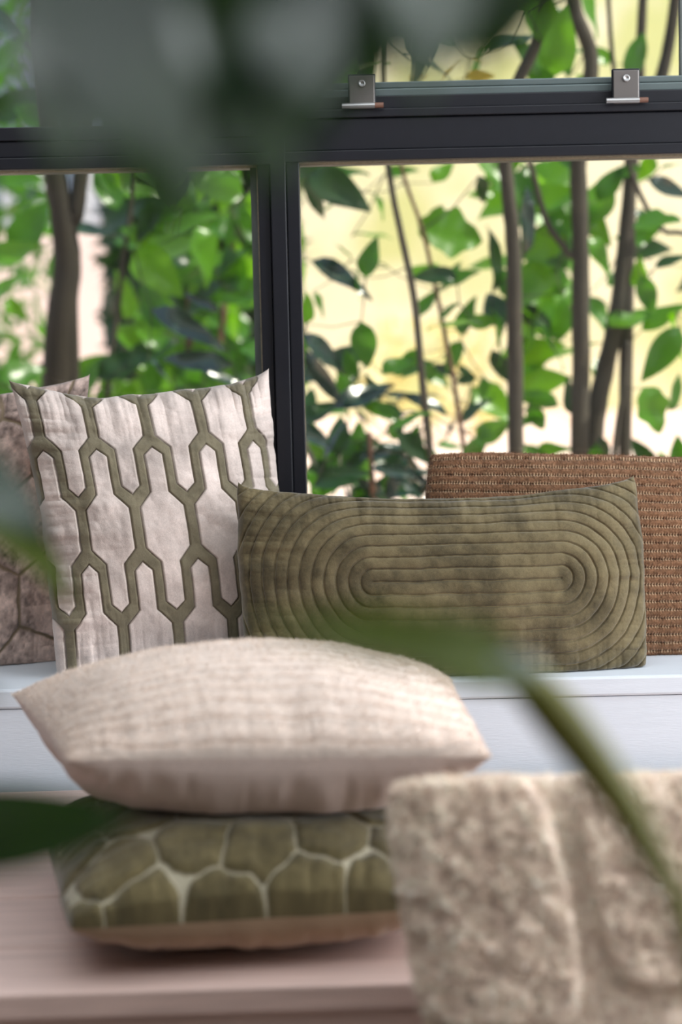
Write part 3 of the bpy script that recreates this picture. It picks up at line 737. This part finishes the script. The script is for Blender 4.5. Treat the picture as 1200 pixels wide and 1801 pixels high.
# distant hedge on the left as uncountable foliage
def leaf_cloud(name, label, x0, x1, y0, y1, Y0, Y1, n, size, m, seed, base):
    rs = np.random.RandomState(seed); V = []; Fc = []
    for i in range(n):
        p = at(rs.uniform(x0, x1), rs.uniform(y0, y1), rs.uniform(Y0, Y1)); s = size * rs.uniform(.6, 1.3)
        d = Vector(rs.randn(3)).normalized(); t = d.cross(Vector(rs.randn(3))).normalized()
        b = len(V); V += [p - d * s, p + t * s * .4, p + d * s, p - t * s * .4]; Fc.append((b, b + 1, b + 2, b + 3))
    o = mesh_obj(name, np.array([list(v) for v in V]) - np.array(base), np.array(Fc), m); o.location = base
    tag(o, label, 'hedge', kind='stuff'); return o
p = at(340, 700, 9); leaf_cloud('hedge', 'dark green hedge in the distance behind the left pane', 190, 520, 150, 935, 8.2, 9.2, 5000, .09, M['leaf_c'], 3, (p.x, 8.7, 0))
p = at(-20, 300, 11); leaf_cloud('hedge', 'tall pale hedge at the far left of the garden', -150, 110, -120, 880, 10, 11, 900, .09, M['leaf_a'], 4, (p.x, 10.5, 0))

p = at(760, 640, 19); leaf_cloud('hedge', 'thin sunlit yellow green bushes far away against the cream wall', 640, 880, 560, 760, 18, 19, 170, .13, M['leaf_pale'], 6, (p.x, 18.5, 0))
# ------------------------------------------------------------------ garden setting
tag(boxes('ground', [(-30, 30, 2.95, 26.5, -0.1, 0)], M['pave']), kind='structure')
gw = boxes('garden_wall', [(-1.5, 24, 25, 25.4, 0, 9)], M['cream']); tag(gw, 'pale cream rendered garden wall far behind the shrubs', 'wall', kind='structure')
fe = empty('garden_fence', (at(330, 700, 11).x, 11, 0)); tag(fe, 'low red brown board fence behind the dense green bush', 'fence')
for i in range(3, 8):
    boxes('board', [(-.62 + i * .14, -.62 + i * .14 + .13, -.012, .012, 0, 1.35)], M['redwall'], fe, .004)
boxes('rail', [(-.22, .5, .014, .06, .3, .38), (-.22, .5, .014, .06, 1.0, 1.08)], M['redwall'], fe, .004)
hs = empty('garden_house', (-3.2, 18, 0)); tag(hs, 'blue grey house with white window frames, beyond the dark trunk', 'house')
boxes('wall', [(-5, 2.6, 0, .3, 0, 7)], M['bluewall'], hs)
lw = boxes('garden_wall', [(-7, -.45, 16, 16.25, 0, 2.15)], M['pinkwall']); tag(lw, 'low pinkish white garden wall before the blue grey house', 'wall', kind='structure')
for px, py, ww, hh_ in ((122, 30, 80, 130), (190, 350, 90, 110), (40, 350, 70, 120), (-80, 350, 90, 120), (15, -90, 90, 120)):
    q = at(px, py, 17.9); s = 17.9 / F; q = q - hs.location
    fr_ = boxes('window_frame', [(q.x - ww / 2 * s, q.x + ww / 2 * s, -.12, -.0, q.z - hh_ / 2 * s, q.z + hh_ / 2 * s)], M['whitepaint'], hs)
    boxes('pane', [(q.x - ww * .12 * s, q.x + ww * .36 * s, -.14, -.12, q.z - hh_ * .38 * s, q.z + hh_ * .2 * s)], M['darkglass'] if px != 122 else M['whitepaint'], fr_)

# ------------------------------------------------------------------ houseplants close to the lens
def pot(r, loc):
    prof = [(0.01, 0), (.10, 0), (.13, .2), (.14, .2), (.14, .225), (.125, .225), (.12, .19), (.01, .19)]
    V = []; Fc = []; n = 28
    for (rr, z) in prof:
        for q in range(n): V.append((rr * math.cos(q * 2 * PI / n) + loc[0], rr * math.sin(q * 2 * PI / n) + loc[1], z + loc[2]))
    for i in range(len(prof) - 1):
        for q in range(n): Fc.append((i * n + q, i * n + (q + 1) % n, (i + 1) * n + (q + 1) % n, (i + 1) * n + q))
    mesh_obj('pot', V, Fc, M['pot'], r, smooth=False)
    boxes('soil', [(-.08 + loc[0], .08 + loc[0], -.08 + loc[1], .08 + loc[1], .17 + loc[2], .2 + loc[2])], M['soil'], r, .03)
YP = .80
pr = empty('potted_plant', (.55, YP, 0)); tag(pr, 'blurred houseplant with arching green stem, in front at right', 'plant')
pot(pr, (0, 0, 0))
P = [at(790, 1085, YP), at(850, 1130, YP), at(915, 1185, YP), at(985, 1265, YP), at(1050, 1350, YP), at(1105, 1430, YP), at(1160, 1530, YP), at(1215, 1650, YP), Vector((.22, YP, .45)), Vector((.44, YP, .3)), Vector((.55, YP, .18))]
tube('stem', [p_ - pr.location for p_ in P], [.0012, .003, .0100, .0118, .0110, .0092, .0070, .006, .005, .006, .007], M['stem'], pr, seg=12)
put_leaf(pr, 'fg2', at(950, 1225, YP), at(735, 1105, YP - .08), Vector((0, -.6, .8)), .8)
put_leaf(pr, 'fg2', at(885, 1150, YP - .12), at(545, 1082, YP - .24), Vector((0.1, -.9, .3)), .36)
put_leaf(pr, 'fg', at(960, 1190, YP - .05), at(815, 1120, YP - .08), Vector((0.1, -.6, .8)), .9)

pl = empty('potted_plant', (-.46, .6, 0)); tag(pl, 'tall blurred houseplant with broad dark leaves, with stems rising at left', 'plant')
pot(pl, (0, 0, 0))
P = [Vector((-.46, .6, .18)), Vector((-.40, .6, .5)), Vector((-.34, .6, .9)), Vector((-.26, .6, 1.18)), Vector((-.08, .62, 1.25)), Vector((.06, .63, 1.23)), Vector((.14, .64, 1.2))]
tube('stem', [p_ - pl.location for p_ in P], [.007, .006, .005, .004, .003, .002, .002], M['stem'], pl, seg=10)
for (a, b2, Y, nv, ws, k_, *dy) in [
    ((290, -330), (285, 345), .62, (-.15, -.62, .77), 1.25, 'fg', .11),
    ((230, -160), (90, 245), .64, (-.2, -.62, .77), 1.1, 'fg', .11),
    ((420, -200), (180, 130), .68, (-.3, -.5, .8), 1.2, 'fg', .11),
    ((360, -260), (385, 245), .57, (.5, -1, .0), .8, 'fg'),
    ((520, -300), (480, 250), .63, (.0, -.64, .75), 1.2, 'fg', .13),
    ((590, -300), (560, 170), .66, (.5, -1, .1), 1.1, 'fg'),
    ((470, -260), (545, 150), .62, (.15, -.64, .75), 1.1, 'fg', .11),
    ((700, -300), (690, 140), .65, (.6, -1, .1), 1.2, 'fg'),
    ((740, -300), (760, 100), .62, (.1, -.64, .75), .8, 'fg', .11),
    ((840, -300), (800, 125), .66, (-.3, -.9, .3), 1.2, 'fg'),
    ((960, -260), (860, 120), .64, (.2, -.9, .2), 1.1, 'fg', .02),
    ((1060, -200), (900, 60), .68, (.4, -.9, .3), 1.0, 'fg'),
    ((240, -200), (170, 60), .66, (-.4, -.9, .3), 1.0, 'fg'),
    ((-260, 1490), (245, 1455), .75, (0, -1, -.15), .75, 'fg'),
    ((-200, 1430), (190, 1410), .78, (.1, -.9, .2), .5, 'fg'),
    ((-120, 780), (150, 1035), .95, (.5, -.7, .4), .75, 'fg2'),
    ((-190, 760), (75, 915), .85, (.0, -.62, .77), .9, 'fg', .08),
    ((-150, 1200), (10, 1225), .8, (.1, -.8, .3), .7, 'fg')]:
    dy = dy[0] if dy else 0
    put_leaf(pl, k_, at(a[0], a[1], Y + dy / 2), at(b2[0], b2[1], Y - dy / 2), Vector(nv), ws)
twigs(pl, M['stem'], .0016); twigs(pr, M['stem'], .0016)
